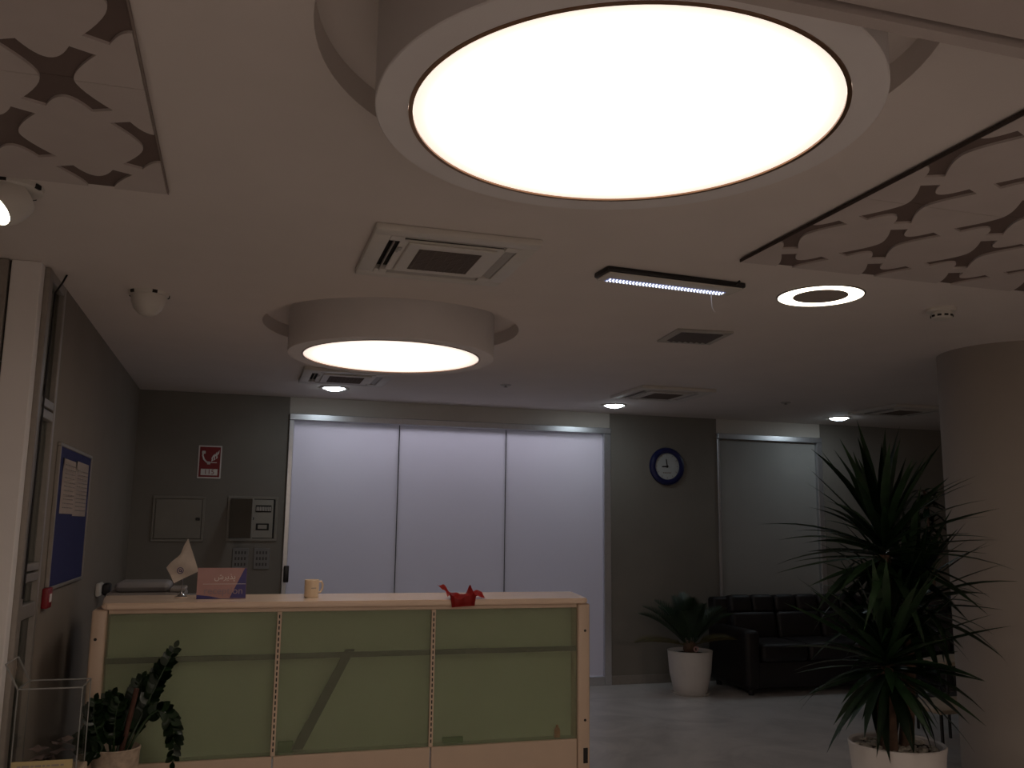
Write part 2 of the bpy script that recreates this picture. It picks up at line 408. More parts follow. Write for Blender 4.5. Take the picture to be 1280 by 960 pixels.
def window_left():
    # aluminium-and-glass front to the left of the white post, and its narrow return on the corridor side
    W = struct(thing('window_3', '', '')); del W['label']; del W['category']
    f = MB(); x0, x1 = XO, -1.063
    f.box(x1-.05, x1, 4.44, 4.50, 0, H-.002, .004, 1); f.box(x0, x1-.05, 4.44, 4.50, H-.05, H-.002); f.box(x0, x1-.05, 4.44, 4.50, 0, .1)
    f.box(x0, x0+.05, 4.44, 4.50, .1, H-.05); f.box(-2.2, -2.15, 4.44, 4.50, .1, H-.05)
    f.build('frame', M['alu_dull'], W)
    s = MB(); s.box(-1.0625, -1.0555, 4.47, 4.50, 0, H-.002); s.build('shadow_gap', M['black'], W)
    for a, b in ((x0+.05, -2.2), (-2.15, x1-.05)):
        g = MB(); g.box(a, b, 4.467, 4.473, .1, H-.05); g.build('pane', M['glass'], W)
    V = struct(thing('window_4', '', '')); del V['label']; del V['category']
    y0, y1 = 4.535, 4.945
    f = MB()
    f.box(XL-.05, XL+.004, y0, y0+.07, 0, H-.002, .004, 1); f.box(XL-.05, XL+.004, y1-.045, y1, 0, H-.002, .004, 1)
    f.build('frame', M['alu_dull'], V)
    zs = [(H-.05, H-.002), (2.03, 2.075), (2.085, 2.125), (1.265, 1.305), (1.315, 1.35), (1.10, 1.165), (0, .1)]
    for a, b in zs:
        q = MB(); q.box(XL-.05, XL+.002, y0+.07, y1-.045, a, b, .003, 1); q.build('transom', M['alu_dull'], V)
    for a, b in ((2.125, H-.05), (1.35, 2.03), (1.165, 1.265), (.1, 1.10)):
        q = MB(); q.box(XL-.028, XL-.022, y0+.07, y1-.045, a, b); q.build('pane', M['glass'], V)
    c = MB(); c.tube([(XL+.05, 4.66, H), (XL+.035, 4.655, H-.04), (XL+.012, 4.63, H-.10), (XL+.01, 4.62, 2.4), (XL+.011, 4.60, 2.0), (XL+.01, 4.58, 1.6), (XL+.01, 4.57, 1.2)], .005, 6)
    tag(c.build('hanging_cable', M['black']), 'thin black cable running down the narrow glass strip from the ceiling', 'cable')
window_left()
def pillar():
    p = MB(); p.lathe([(.45, 0), (.45, H)], 72, (4.86, 4.66, 0)); struct(p.build('pillar', M['pillar']))
pillar()

# ------------------------------------------------------------------ ceiling fittings
def drum_lamp():
    t = thing('round_drum_lamp', 'large glowing round drum lamp nearest the camera, cut by the soffit', 'ceiling lamp', (*LAMPS[0], 2.545), 0, 'round drum ceiling lamps')
    d = MB(); d.lathe([(.535, .012), (.535, 0), (.612, 0), (.615, .003), (.615, .259), (.535, .259)], 112, closed=False); d.build('drum', M['drum'], t)
    r = MB(); r.lathe([(.524, .006), (.524, -.002), (.5345, -.002), (.5345, .006)], 112, closed=True); r.build('metal_ring', M['bronze'], t)
    e = MB(); e.lathe([(0, .003), (.5235, .003), (.5235, .010), (0, .010)], 96); e.build('diffuser', M['diffuser'], t)
    c = dup(t, (*LAMPS[1], 2.545), 0, 'glowing round drum lamp above the reception counter, the smaller in view', 'round drum ceiling lamps')
    for o in c.children:
        if o.name.startswith('diffuser'): o.data = o.data.copy(); o.data.materials[0] = M['diffuser_far']
M['bronze'] = mat('bronze_ring', (.30, .17, .10), .3, .05, 20, metal=.8)
drum_lamp()

def bez(a, c, b, n=6): return [tuple((1-k/n)**2*a[i]+2*(k/n)*(1-k/n)*c[i]+(k/n)**2*b[i] for i in (0, 1)) for k in range(n+1)]
PX, PY = .2165, .41
def cell_poly(flip):
    """one fretwork cell (PX x PY) with a quarter cross cut from two opposite corners"""
    # boundary of a quarter cross in the corner (0,0), from the y axis (0,.112) to the x axis (.042,0)
    q = bez((.0, .112), (.030, .112), (.06, .187)) + bez((.118, .160), (.042, .050), (.042, .0))
    pts = q + [(PX, 0)] + [(PX-x, PY-y) for x, y in q[1:-1]] if False else None
    p = list(q)                                       # start at (0,.112) ... (.042,0)
    p += [(PX, 0)]
    p += [(PX-x, PY-y) for x, y in q]                 # (PX, PY-.112) ... (PX-.042, PY)
    p += [(0, PY)]
    if flip: p = [(PX-x, y) for x, y in p]
    return p
def fret_panel(x_edge, dirx, y_edge, nx, ny, label, edge):
    """ceiling panel hung just under the ceiling; white fretwork tiles over a brown backing"""
    zb = 2.705
    k = (zb-CAM_H)/(2.695-CAM_H); x_edge, y_edge = x_edge*k, y_edge*k
    t = thing('fretwork_ceiling_panel', label, 'ceiling panel', (x_edge, y_edge, zb), 0, 'patterned ceiling panels')
    for ti in range(0, nx, 2):
        for tj in range(0, ny, 2):
            w = MB()
            for i in range(ti, ti+2):
                for j in range(tj, tj+2):
                    # lattice crosses sit where i+j is odd; cell (i,j) spans nodes i..i+1, j..j+1 away from the corner
                    poly = cell_poly((i+j) % 2 == 0)
                    pts = []
                    for x, y in poly:
                        X = dirx*(i*PX + x); Y = -(j*PY + y); pts.append((X, Y))
                    if j == tj+1: pass
                    g = .0012
                    pts = [(max(min(X, dirx*ti*PX*1 + (1e9)), -1e9), min(Y, -tj*PY-g) if j == tj else max(Y, -(tj+2)*PY+g)) for X, Y in pts]
                    w.prism(pts, 0, .008)
            tile = w.build('tile', M['fret'], t, smooth=0)
            b = MB(); xa, xb = sorted((dirx*ti*PX, dirx*(ti+2)*PX)); b.box(xa, xb, -(tj+2)*PY+.0012, -tj*PY-.0012, .008, .015)
            b.build('backing', M['recess'], tile, smooth=0)
    e = MB(); xa, xb = sorted((0, dirx*nx*PX)); e.box(xa+.012, xb-.012, -ny*PY, -.012, .0152, .0199)
    e.build('batten', M['gap_shade'], t, smooth=0)
    v = MB(); xa, xb = sorted((-dirx*.002, -dirx*.006)); v.box(xa, xb, -ny*PY, 0, .0, .013); v.build('edge_shade_strip', M[edge], t, smooth=0)  # strip coloured as the shadow line between panel and ceiling
    return t
fret_panel(2.03, 1, 3.325, 10, 4, 'patterned cross-cut ceiling panel at right beside the ring light', 'gap_shade')
fret_panel(-.306, -1, 3.265, 8, 4, 'patterned cross-cut ceiling panel at top left above the lit spotlight', 'edge_shade')

def cassette():
    t = thing('air_conditioner_cassette', 'white air conditioner cassette between the two round lamps, largest of the ceiling units', 'air conditioner', (.80, 3.74, H), 0, 'ceiling air conditioners')
    W = .345
    p = MB()
    outer = [(-W, -W), (W, -W), (W, W), (-W, W)]
    # frame ring made of bars so that the four slots are real openings
    zt, zb = 0, -.028
    def B(x0, x1, y0, y1): p.box(x0, x1, y0, y1, zb, zt, .006, 2)
    s0, s1, L = .225, .272, .215
    B(-W, W, -W, -s1); B(-W, W, s1, W); B(-W, -s1, -s1, s1); B(s1, W, -s1, s1)
    for sx in (-1, 1):
        for sy in (-1, 1):
            xa, xb = sorted((sx*L, sx*s1)); ya, yb = sorted((sy*L, sy*s1)); p.box(xa, xb, ya, yb, zb, zt)
    p.box(-s0, s0, -s0, s0, zb+.004, zb+.008)
    p.build('frame', M['plastic_white'], t)
    d = MB(); d.box(-s1, s1, -s1, s1, -.006, -.001); d.build('outlet_void', M['void'], t)
    for k in range(4):
        v = MB(); v.box(-L+.004, L-.004, -.018, .018, -.003, .003, .002, 1)
        ang = (.33, .3, .25, 1.25)[k]
        m = Matrix.Rotation(k*PI/2, 4, 'Z') @ Matrix.Translation((0, -.2485, -.02)) @ Matrix.Rotation(ang, 4, 'X')
        v.bm.transform(m); v.build('vane', M['plastic_grey'], t)
    c = MB(); c.box(-.19, .19, -.205, .205, -.033, -.0235, .004, 1); cp = c.build('intake_cover', M['plastic_white'], t)
    g = MB()
    g.box(-.135, .135, -.15, .15, -.0345, -.0332); g.mi = 1
    for i in range(18): y = -.142+.284*i/17; g.box(-.135, .135, y-.0025, y+.0025, -.0365, -.0346)
    for i in range(9): x = -.12+.24*i/8; g.box(x-.0015, x+.0015, -.15, .15, -.0363, -.0347)
    g.build('grille', [M['grille'], M['grille_bar']], cp, smooth=0)
    r = MB(); r.box(-.222, -.206, -.13, -.09, -.030, -.0235); r.box(-.222, -.214, -.09, -.06, -.0285, -.0235); r.build('receiver', M['plastic_grey'], t)
    g = 'ceiling air conditioners'
    dup(t, (.76, 7.20, H), 0, 'ceiling air conditioner cassette half hidden behind the farther round lamp', g)
    dup(t, (3.50, 7.09, H), 0, 'ceiling air conditioner cassette right behind the middle downlight', g)
    dup(t, (6.15, 7.25, H), 0, 'ceiling air conditioner cassette next to the round pillar', g)
cassette()
def vent():
    t = thing('square_air_vent', 'small square louvred air vent behind the LED strip lamp', 'air vent', (2.635, 4.875, H), math.radians(-6))
    f = MB(); a, b = .18, .135
    f.box(-a, a, -a, -b, -.014, 0, .004, 1); f.box(-a, a, b, a, -.014, 0, .004, 1); f.box(-a, -b, -b, b, -.014, 0, .004, 1); f.box(b, a, -b, b, -.014, 0, .004, 1)
    f.build('frame', M['plastic_grey'], t)
    k = MB(); k.box(-b, b, -b, b, -.004, -.001); k.build('duct', M['void'], t)
    for i in range(7):
        s = MB(); s.box(-.016, .016, -b, b, -.001, .001); s.bm.transform(Matrix.Translation((-.115+i*.0385, 0, -.012)) @ Matrix.Rotation(.35, 4, 'Y'))
        s.build('louvre', M['grille'], t)
vent()
def led_lamp():
    t = thing('led_strip_lamp', 'slim emergency lamp with rows of lit blue-white LEDs and a pull cord', 'emergency lamp', (1.905, 3.745, H), math.radians(4.2))
    L, Wd = .36, .068
    b = MB(); b.box(-L-.01, L+.015, -Wd-.004, Wd+.004, -.026, 0, .008, 2); b.build('housing', M['black'], t)
    p = MB(); p.box(-L, L, -Wd, Wd, -.036, -.0265, .008, 2); fp = p.build('face', M['plastic_white'], t)
    r = MB(); r.box(-L+.035, L-.05, .002, .056, -.0375, -.0362); rp = r.build('reflector', M['led_back'], fp)
    d = MB()
    for j in range(3):
        for i in range(36):
            d.lathe([(0, -.004), (.0040, -.003), (.0048, 0)], 6, (-L+.045+i*(2*L-.105)/35 + (.004 if j % 2 else 0), .012+j*.0175, -.0375))
    o = d.build('led', M['led'], fp); o['kind'] = 'stuff'
    c = MB(); c.tube([(.265, .062, -.034), (.266, .063, -.07), (.268, .062, -.10), (.276, .060, -.12), (.285, .060, -.127)], .0022, 6); c.build('pull_cord', M['white'], t)
    a = MB(); a.tube([(L-.045, -Wd-.004, -.016), (L-.04, -Wd-.03, -.004)], .005, 8); a.build('bracket_screw', M['black'], t)
M['led_back'] = emit('led_reflector_glow', (.32, .40, 1.0), .22, (.3, .3, .4))
led_lamp()
def ring_light():
    t = thing('ring_ceiling_light', 'flush ring shaped ceiling light with a dark centre beside the right patterned panel', 'ceiling light', (2.765, 3.79, H))
    r = MB(); r.lathe([(.135, -.004), (.207, -.004), (.207, -.001), (.135, -.001)], 72, closed=True); r.build('diffuser', M['ring'], t)
    r = MB(); r.lathe([(0, -.005), (.1345, -.005), (.1345, -.001)], 64); r.build('centre_plate', M['plate'], t)
    r = MB(); r.lathe([(.2075, -.001), (.2075, -.006), (.215, -.006), (.217, -.001)], 72); r.build('rim', M['alu_dull'], t)
M['plate'] = mat('ring_light_plate', (.40, .34, .30), .8, .03, 8)
ring_light()
def downlights():
    pts = ((.739, 7.86, 'recessed cool white downlight below the far cassette, leftmost of the three'), (3.433, 7.98, 'recessed cool white downlight above the gap between white panels and clock wall'),
           (6.017, 8.02, 'recessed cool white downlight above the yucca, rightmost of the three'))
    t = thing('downlight', pts[0][2], 'downlight', (pts[0][0], pts[0][1], H), 0, 'recessed downlights')
    r = MB(); r.lathe([(.093, -.002), (.098, -.010), (.118, -.006), (.12, 0)], 40); r.build('rim', M['plastic_white'], t)
    e = MB(); e.lathe([(0, -.030), (.04, -.027), (.07, -.020), (.088, -.008), (.09, -.003)], 32); e.build('lens', M['spot'], t)
    for s in (-1, 1):
        k = MB(); k.box(-.012, .012, -.006, .006, -.012, 0, .002, 1); k.bm.transform(Matrix.Translation((s*.122, 0, 0))); k.build('clip', M['chrome'], t)
    for x, y, l in pts[1:]: dup(t, (x, y, H), 0, l)
downlights()
def spot_fixture():
    def make(lit):
        t = thing('ceiling_spotlight', '', 'spotlight')
        b = MB(); b.lathe([(0, -.022), (.088, -.022), (.098, -.016), (.10, 0)], 40); b.build('mount_plate', M['plastic_white'], t)
        for a in (.3, 1.5, 2.7, 3.9, 5.1):
            k = MB(); k.box(.092, .103, -.012, .012, -.018, -.003); k.bm.transform(Matrix.Rotation(a, 4, 'Z')); k.build('mount_clip', M['void'], t)
        m = Matrix.Translation((0, 0, -.035)) @ Matrix.Rotation(.72, 4, 'Y') if lit else Matrix.Translation((0, 0, -.028))
        h = MB()
        if lit: h.lathe([(0, .012), (.07, .012), (.086, .005), (.088, -.02), (.084, -.055), (.072, -.082), (.066, -.085), (.062, -.07), (0, -.07)], 40, mtx=m)
        else: h.lathe([(.086, .01), (.084, -.02), (.07, -.058), (.045, -.085), (.02, -.097), (0, -.099)], 40, mtx=m)
        h.build('bowl', M['plastic_white'], t)
        if lit:
            e = MB(); e.lathe([(0, -.079), (.063, -.077)], 32, mtx=m); e.build('lens', M['warm_lens'], t)
        return t
    a = make(True); a.location = (-.838, 3.43, H); a.rotation_euler = (0, 0, .75); a.scale = (1.05, 1.05, 1.05); a['label'] = 'lit white tilted ceiling spotlight at the left picture edge'; a['group'] = 'round ceiling spotlights'
    b = make(False); b.location = (-.51, 4.89, H); b['label'] = 'unlit white dome shaped ceiling fitting above the left wall'; b['group'] = 'round ceiling spotlights'
spot_fixture()
def detectors():
    t = thing('smoke_detector', 'white smoke detector with dark slots right of the ring light', 'smoke detector', (3.535, 3.815, H))
    b = MB(); b.lathe([(0, -.018), (.068, -.018), (.075, -.012), (.075, 0)], 36); b.build('base', M['plastic_white'], t)
    b = MB(); b.lathe([(0, -.058), (.035, -.058), (.05, -.052), (.055, -.040), (.052, -.0185)], 36); hd = b.build('head', M['plastic_white'], t)
    for k in range(10):
        s = MB(); s.box(.049, .0562, -.010, .010, -.046, -.036); s.bm.transform(Matrix.Rotation(2*PI*k/10, 4, 'Z')); s.build('slot', M['void'], hd)
    g = 'small ceiling sprinklers'
    for (x, y), l in (((2.094, 7.167), 'small round ceiling sprinkler above the middle white panel'), ((4.842, 7.225), 'small round ceiling sprinkler left of the right downlight')):
        q = thing('ceiling_sprinkler', l, 'sprinkler', (x, y, H), 0, g)
        b = MB(); b.lathe([(0, -.008), (.04, -.008), (.05, 0)], 24); b.build('escutcheon', M['plastic_grey'], q)
        b = MB(); b.lathe([(.010, -.008), (.010, -.014), (.005, -.018), (.018, -.020), (.018, -.022), (0, -.022)], 16); b.build('nozzle', M['alu_dull'], q)
detectors()

# ------------------------------------------------------------------ reception counter
def counter():
    Y0 = 5.15; ht = 1.13
    t = thing('reception_counter', 'long cream reception counter with three frosted green glass front panels', 'counter', (.68, Y0, 0))
    ox, oy = .68, Y0
    def bx(x0, x1, y0, y1, z0, z1): return (x0-ox, x1-ox, y0-oy, y1-oy, z0, z1)
    # top: ends splay outward towards the back
    fx0, fx1, bx0, bx1 = -.645, 2.035, -.70, 2.13
    poly = [(fx0+.02, 5.135), (fx1-.02, 5.135), (fx1, 5.15), (bx1, 5.66), (bx1-.02, 5.69), (bx0+.02, 5.69), (bx0, 5.66), (fx0, 5.15)]
    b = MB(); b.prism([(x-ox, y-oy) for x, y in poly], ht-.032, ht)
    bmesh.ops.bevel(b.bm, geom=[e for e in b.bm.edges], offset=.007, segments=2, affect='EDGES')
    b.build('counter_top', M['cream_top'], t)
    for x0, x1 in ((-.69, -.617), (1.975, 2.052)):
        b = MB(); b.box(*bx(x0, x1, Y0, Y0+.52, 0, 1.097), .012, 3); e = b.build('end_panel', M['cream'], t)
        xm = (x0+x1)/2 + (.006 if x0 > 0 else -.01)
        for z in ((.94, .43) if x0 > 0 else (.95,)):
            s = MB(); s.lathe([(0, .003), (.0075, .002), (.008, -.001)], 12, mtx=Matrix.Translation((xm-ox, Y0-oy, z)) @ Matrix.Rotation(PI/2, 4, 'X'))
            s.build('screw', M['void'], e)
        if x0 > 0:
            s = MB(); s.box(*bx(xm-.011, xm+.016, Y0-.003, Y0+.002, .19, .275)); s.build('cable_slot', M['void'], e)
    xs = [-.612, .247, 1.10, 1.972]
    r = MB(); r.box(*bx(xs[0], xs[3], Y0+.012, Y0+.05, 1.074, 1.097), .003, 1); r.build('top_rail', M['cream'], t)
    for i in range(3):
        a, c = xs[i]+(.012 if i else .002), xs[i+1]-(.012 if i < 2 else .002)
        g = MB(); g.box(*bx(a, c, Y0+.014, Y0+.020, .33, 1.073)); g.build('glass_panel', M['green_glass'], t)
        k = MB(); k.box(*bx(a-.008 if i else a, c+.008 if i < 2 else c, Y0+.004, Y0+.03, 0, .327), .003, 1); k.build('plinth_panel', M['cream'], t)
        k = MB(); k.box(*bx(xs[i], xs[i+1], Y0+.11, Y0+.118, .30, 1.095)); k.build('back_board', M['back_board'], t)
    for x in xs[1:3]:
        p = MB(); p.box(*bx(x-.012, x+.012, Y0+.006, Y0+.03, .328, 1.074), .002, 1); u = p.build('slotted_upright', M['cream'], t)
        s = MB()
        for k in range(24): z = .35 + k*.03; s.box(*bx(x-.0035, x+.0035, Y0+.0045, Y0+.0062, z, z+.019))
        o = s.build('slot', M['void'], u, smooth=0); o['kind'] = 'stuff'
    q = MB(); q.box(*bx(xs[0], xs[3], Y0+.031, Y0+.1095, .31, .3275)); q.build('ledge', M['back_board'], t)
    q = MB(); q.box(*bx(xs[0], xs[3], Y0+.023, Y0+.045, .822, .85)); q.build('rear_rail', M['shelf_dark'], t)
    q = MB()
    q.prism([(.345-ox, .345), (.405-ox, .345), (.665-ox, .86), (.615-ox, .86)], -.012, .012, Matrix.Translation((0, .06, 0)) @ FACE)
    q.build('diagonal_brace', M['shelf_dark'], t)
    d = MB(); d.box(*bx(-.60, 1.96, Y0+.13, 5.835, .72, .745), .003, 1); d.build('desk_top', M['cream'], t)
counter()
def bits_behind_glass():
    g = 'small things behind the counter glass'
    for x, z, s, m, l, n, c in ((.315, .33, (.04, .02, .06), 'leaf_g', 'small green box behind the middle glass panel bottom left', 'small_box', 'box'),
                       (1.87, .33, (.022, .02, .07), 'orange', 'small orange item behind the right end of the counter glass', 'small_bottle', 'bottle'),
                       (1.24, .33, (.06, .02, .035), 'leaf_g', 'small green box behind the right glass panel', 'small_box', 'box')):
        b = MB()
        if n == 'small_bottle': b.lathe([(0, 0), (.018, 0), (.018, .045), (.008, .055), (.008, .068), (0, .068)], 16)
        else: b.box(-s[0], s[0], -s[1]/2, s[1]/2, 0, s[2], .004, 1)
        tag(b.build(n, M[m], None, (x, 5.15+.070, z-.002)), l, c, g)
M['leaf_g'] = mat('green_card', (.10, .22, .06), .6, .1, 10); M['orange'] = mat('orange_plastic', (.55, .14, .03), .5, .1, 10)
bits_behind_glass()

TOP = 1.131
def reception_sign():
    t = thing('reception_sign', 'pink and navy tent sign reading reception on the counter top', 'sign', (-.065, 5.36, TOP), math.radians(0))
    w, h, d, lean = .131, .168, .075, .10
    m = Matrix.Rotation(-lean, 4, 'X')
    def up(a): a.bm.transform(m); return a
    f = MB(); f.box(-w, w, -.002, .002, 0, h); up(f).build('front_card', M['pink'], t, smooth=0)
    b = MB(); b.box(-w, w, -.002, .002, 0, h); b.bm.transform(Matrix.Translation((0, .036, 0)) @ Matrix.Rotation(lean, 4, 'X')); b.build('back_card', M['navy'], t, smooth=0)
    b = MB(); b.box(-w, w, -.002, .034, .0, .002); b.build('base_card', M['navy'], t, smooth=0)
    k = MB(); k.prism([(.045, .004), (w-.001, .004), (w-.001, h-.002), (w-.012, h-.002)], -.0005, .0005, Matrix.Translation((0, -.0028, 0)) @ FACE); up(k).build('navy_corner', M['navy'], t, smooth=0)
    k = MB(); k.prism([(-w+.001, .001), (.0, .001), (-.06, .014), (-w+.001, .022)], -.0005, .0005, Matrix.Translation((0, -.0028, 0)) @ FACE); up(k).build('navy_strip', M['navy'], t, smooth=0)
    ln = MB(); ln.box(-.10, w-.004, -.0044, -.0034, .079, .081); up(ln).build('rule_line', M['white'], t, smooth=0)
    text('lettering', 'reception', .054, m @ fm(.01, -.0042, .042), M['letter'], t, .0006)
    text('lettering', '\uFEB5\uFEAE\uFBFE\uFEAC\uFB58', .042, m @ fm(.015, -.0042, .118), M['white'], t, .0006)
reception_sign()
def desk_flag():
    t = thing('desk_flag', 'small white pennant flag with a round emblem on a chrome desk stand', 'flag', (-.28, 5.47, TOP))
    b = MB(); b.lathe([(0, 0), (.032, 0), (.034, .006), (.02, .012), (.008, .022), (.006, .03), (0, .03)], 28); b.build('stand', M['chrome'], t)
    p = MB(); p.tube([(0, 0, .028), (.004, 0, .16), (.012, 0, .325)], .0028, 8); p.build('pole', M['chrome'], t)
    # hanging cloth, gathered at the pole tip
    top, left, bot, right = Vector((.018, -.006, .325)), Vector((-.088, -.012, .165)), Vector((-.04, -.03, .082)), Vector((.085, -.012, .145))
    bm = MB(); n = 12; g = []
    for i in range(n+1):
        row = []
        for j in range(n+1):
            u, v = i/n, j/n
            p_ = (1-u)*(1-v)*top + u*(1-v)*left + u*v*bot + (1-u)*v*right
            notch = .016*math.exp(-((u-.5)/.22)**2)*max(0, 1-v*3.2)
            p_ = p_ + Vector((notch*.9, .012*math.sin(7*u+4*v)*(.3+u*v) - .006*math.sin(9*v), -notch*.5))
            row.append(bm.bm.verts.new(p_))
        g.append(row)
    for i in range(n):
        for j in range(n): bm.bm.faces.new((g[i][j], g[i+1][j], g[i+1][j+1], g[i][j+1]))
    bmesh.ops.solidify(bm.bm, geom=bm.bm.faces[:], thickness=.0015)
    f = bm.build('cloth', M['flag'], t, smooth=60)
    e = MB()
    def ring(r0, r1):
        n = 24
        for i in range(n):
            a, b2 = 2*PI*i/n, 2*PI*(i+1)/n
            e.prism([(r0*math.cos(a), r0*math.sin(a)), (r1*math.cos(a), r1*math.sin(a)), (r1*math.cos(b2), r1*math.sin(b2)), (r0*math.cos(b2), r0*math.sin(b2))], 0, .001)
    ring(.014, .018); ring(.004, .008)
    e.box(.004, .008, -.010, .004, 0, .001)
    e.bm.transform(Matrix.Translation((-.012, -.034, .15)) @ Matrix.Rotation(-.08, 4, 'Z') @ FACE)
    e.build('emblem', M['navy'], f, smooth=0)
desk_flag()
def mug():
    t = thing('cream_mug', 'cream coloured mug with a side handle on the counter top', 'mug', (.43, 5.40, TOP), math.radians(20))
    b = MB(); b.lathe([(0, 0), (.037, 0), (.041, .004), (.041, .098), (.0385, .100), (.036, .096), (.036, .008), (0, .008)], 36); b.build('body', M['mug'], t)
    h = MB(); h.tube([(.039, 0, .085), (.058, 0, .088), (.068, 0, .07), (.066, 0, .045), (.054, 0, .028), (.039, 0, .026)], .006, 8); h.build('handle', M['mug'], t)
    l = MB(); l.box(-.014, .014, -.0425, -.0410, .052, .056); l.bm.transform(Matrix.Rotation(-.15, 4, 'Z')); l.build('print', M['ink'], t)
mug()
def red_bag():
    bm = MB(); nu, nv = 30, 16; g = []
    r = random.Random(3)
    for i in range(nu+1):
        row = []
        for j in range(nv+1):
            u, v = i/nu, j/nv                       # v: 0 = hem hanging over the front edge, 1 = back on the top
            x = -.125 + .25*u; y = -.022 + .15*v; z = .004
            z += .050*math.exp(-(u/.13)**2)*min(1, v*2) + .062*math.exp(-((u-.70)/.045)**2)*math.exp(-((v-.45)/.28)**2)
            z += .022*math.exp(-((u-.97)/.12)**2)*v + .016*(1-u)*v
            z += .006*(1+math.sin(11*u+5*v)) + .004*(1+math.sin(19*u-9*v)) + .003*r.random()
            if .08 < u < .74 and v < .3:
                k = (.3-v)/.3; z = z*(1-k)**.7 - .045*k*(1-.25*u); y = -.0265 - .006*math.sin(PI*k) - .004*math.sin(23*u)
            x += .012*math.sin(4*v+3*u)*v + (.022*(1-v) if u < .2 else 0)
            row.append(bm.bm.verts.new((x, y, z)))
        g.append(row)
    for i in range(nu):
        for j in range(nv): bm.bm.faces.new((g[i][j], g[i+1][j], g[i+1][j+1], g[i][j+1]))
    bmesh.ops.solidify(bm.bm, geom=bm.bm.faces[:], thickness=.0008)
    tag(bm.build('plastic_bag', M['bag'], None, (1.275, 5.158, TOP), 50), 'crumpled red plastic bag draped over the counter front edge', 'plastic bag')
red_bag()
def printer():
    t = thing('flatbed_printer', 'low grey-white printer box standing behind the left end of the counter', 'printer', (-.53, 6.05, 0))
    d = MB(); d.box(-.24, .27, -.2, .22, 0, .98, .006, 1); c = d.build('body', M['printer'], t)
    d = MB(); d.box(-.19, .25, -.18, .18, .981, 1.13, .015, 2); d.build('tray_unit', M['printer'], t)
    d = MB(); d.box(-.15, .16, -.17, .17, 1.131, 1.19, .03, 3); d.build('lid', M['printer_lid'], t)
    d = MB(); d.box(.16, .25, -.17, .1, 1.131, 1.155, .006, 1); d.build('side_tray', M['printer'], t)
    d = MB(); d.box(.255, .33, -.15, .1, 1.09, 1.105, .004, 1); d.build('output_tray', M['printer_lid'], t)
M['printer_lid'] = mat('printer_lid_plastic', (.25, .24, .24), .5, .04, 10)
printer()

# ------------------------------------------------------------------ on the walls
def fire_sign():
    t = thing('fire_phone_sign', 'red fire telephone sign with white handset, flames and number 115 on the back wall', 'sign', (-.275, YB-.001, 1.943), 0)
    w, h = .101, .297
    p = MB(); p.box(-w, w, -.005, 0, 0, h, .001, 1); p.build('border', M['white'], t, smooth=0)
    p = MB(); p.box(-w+.011, w-.011, -.0062, -.0051, .012, h-.012); p.build('red_field', M['red'], t, smooth=0)
    p = MB(); p.box(-.072, .072, -.0072, -.0063, .028, .085); p.build('number_plate', M['white'], t, smooth=0)
    text('number', '115', .062, fm(0, -.0078, .057), M['red'], t, .0004)
    a = MB()                                             # handset
    pts = [(-.060, .235), (-.063, .205), (-.052, .172), (-.028, .148), (-.008, .138)]
    a.tube([(x, -.0075, z) for x, z in pts], [.006, .007, .0075, .007, .006], 8)
    a.box(-.071, -.040, -.010, -.0063, .222, .248, .004, 1); a.box(-.022, .006, -.010, -.0063, .126, .152, .004, 1)
    a.build('handset', M['white'], t)
    f = MB()                                             # flames
    for x, z, L in ((.012, .150, .075), (.030, .160, .085), (.050, .175, .085)):
        q = [(x, z), (x+.016, z+.012), (x+.013, z+.035), (x+.026, z+.052), (x+.030, z+L), (x+.012, z+.055), (x+.002, z+.036), (x+.004, z+.016)]
        f.prism(q, 0, .0012, Matrix.Translation((0, -.0063, 0)) @ FACE)
    f.box(.008, .062, -.0075, -.0063, .140, .147)
    f.build('flames', M['white'], t, smooth=0)
fire_sign()
def clock():
    t = thing('wall_clock', 'round wall clock with dark blue rim and pale dial', 'clock', (4.30, YB, 2.193))
    m = Matrix.Rotation(PI/2, 4, 'X')
    r = MB(); r.lathe([(.138, .026), (.145, .038), (.17, .042), (.193, .03), (.2, .012), (.198, 0)], 64, mtx=m); r.build('rim', M['clock_blue'], t)
    f = MB(); f.lathe([(0, .018), (.139, .018), (.139, .001)], 56, mtx=m); d = f.build('dial', M['clock_face'], t)
    for k in range(12):
        a = k*PI/6; q = MB(); q.box(-.003, .003, -.0195, -.0182, .112, .130)
        q.bm.transform(Matrix.Rotation(a, 4, 'Y')); q.build('hour_mark', M['ink'], d)
    q = MB(); q.box(-.005, .005, -.022, -.0196, -.015, .075); q.bm.transform(Matrix.Rotation(math.radians(-8), 4, 'Y')); q.build('minute_hand', M['black'], t)
    q = MB(); q.box(-.006, .006, -.025, -.0222, -.012, .062); q.bm.transform(Matrix.Rotation(math.radians(-95), 4, 'Y')); q.build('hour_hand', M['black'], t)
    q = MB(); q.lathe([(0, .0265), (.01, .0262), (.01, .018)], 16, mtx=m); q.build('hub', M['black'], t)
    q = MB()
    for k in range(6): q.box(-.048+k*.0165, -.036+k*.0165, -.0195, -.0182, -.075, -.062)
    q.build('dial_print', M['ink'], t)
clock()
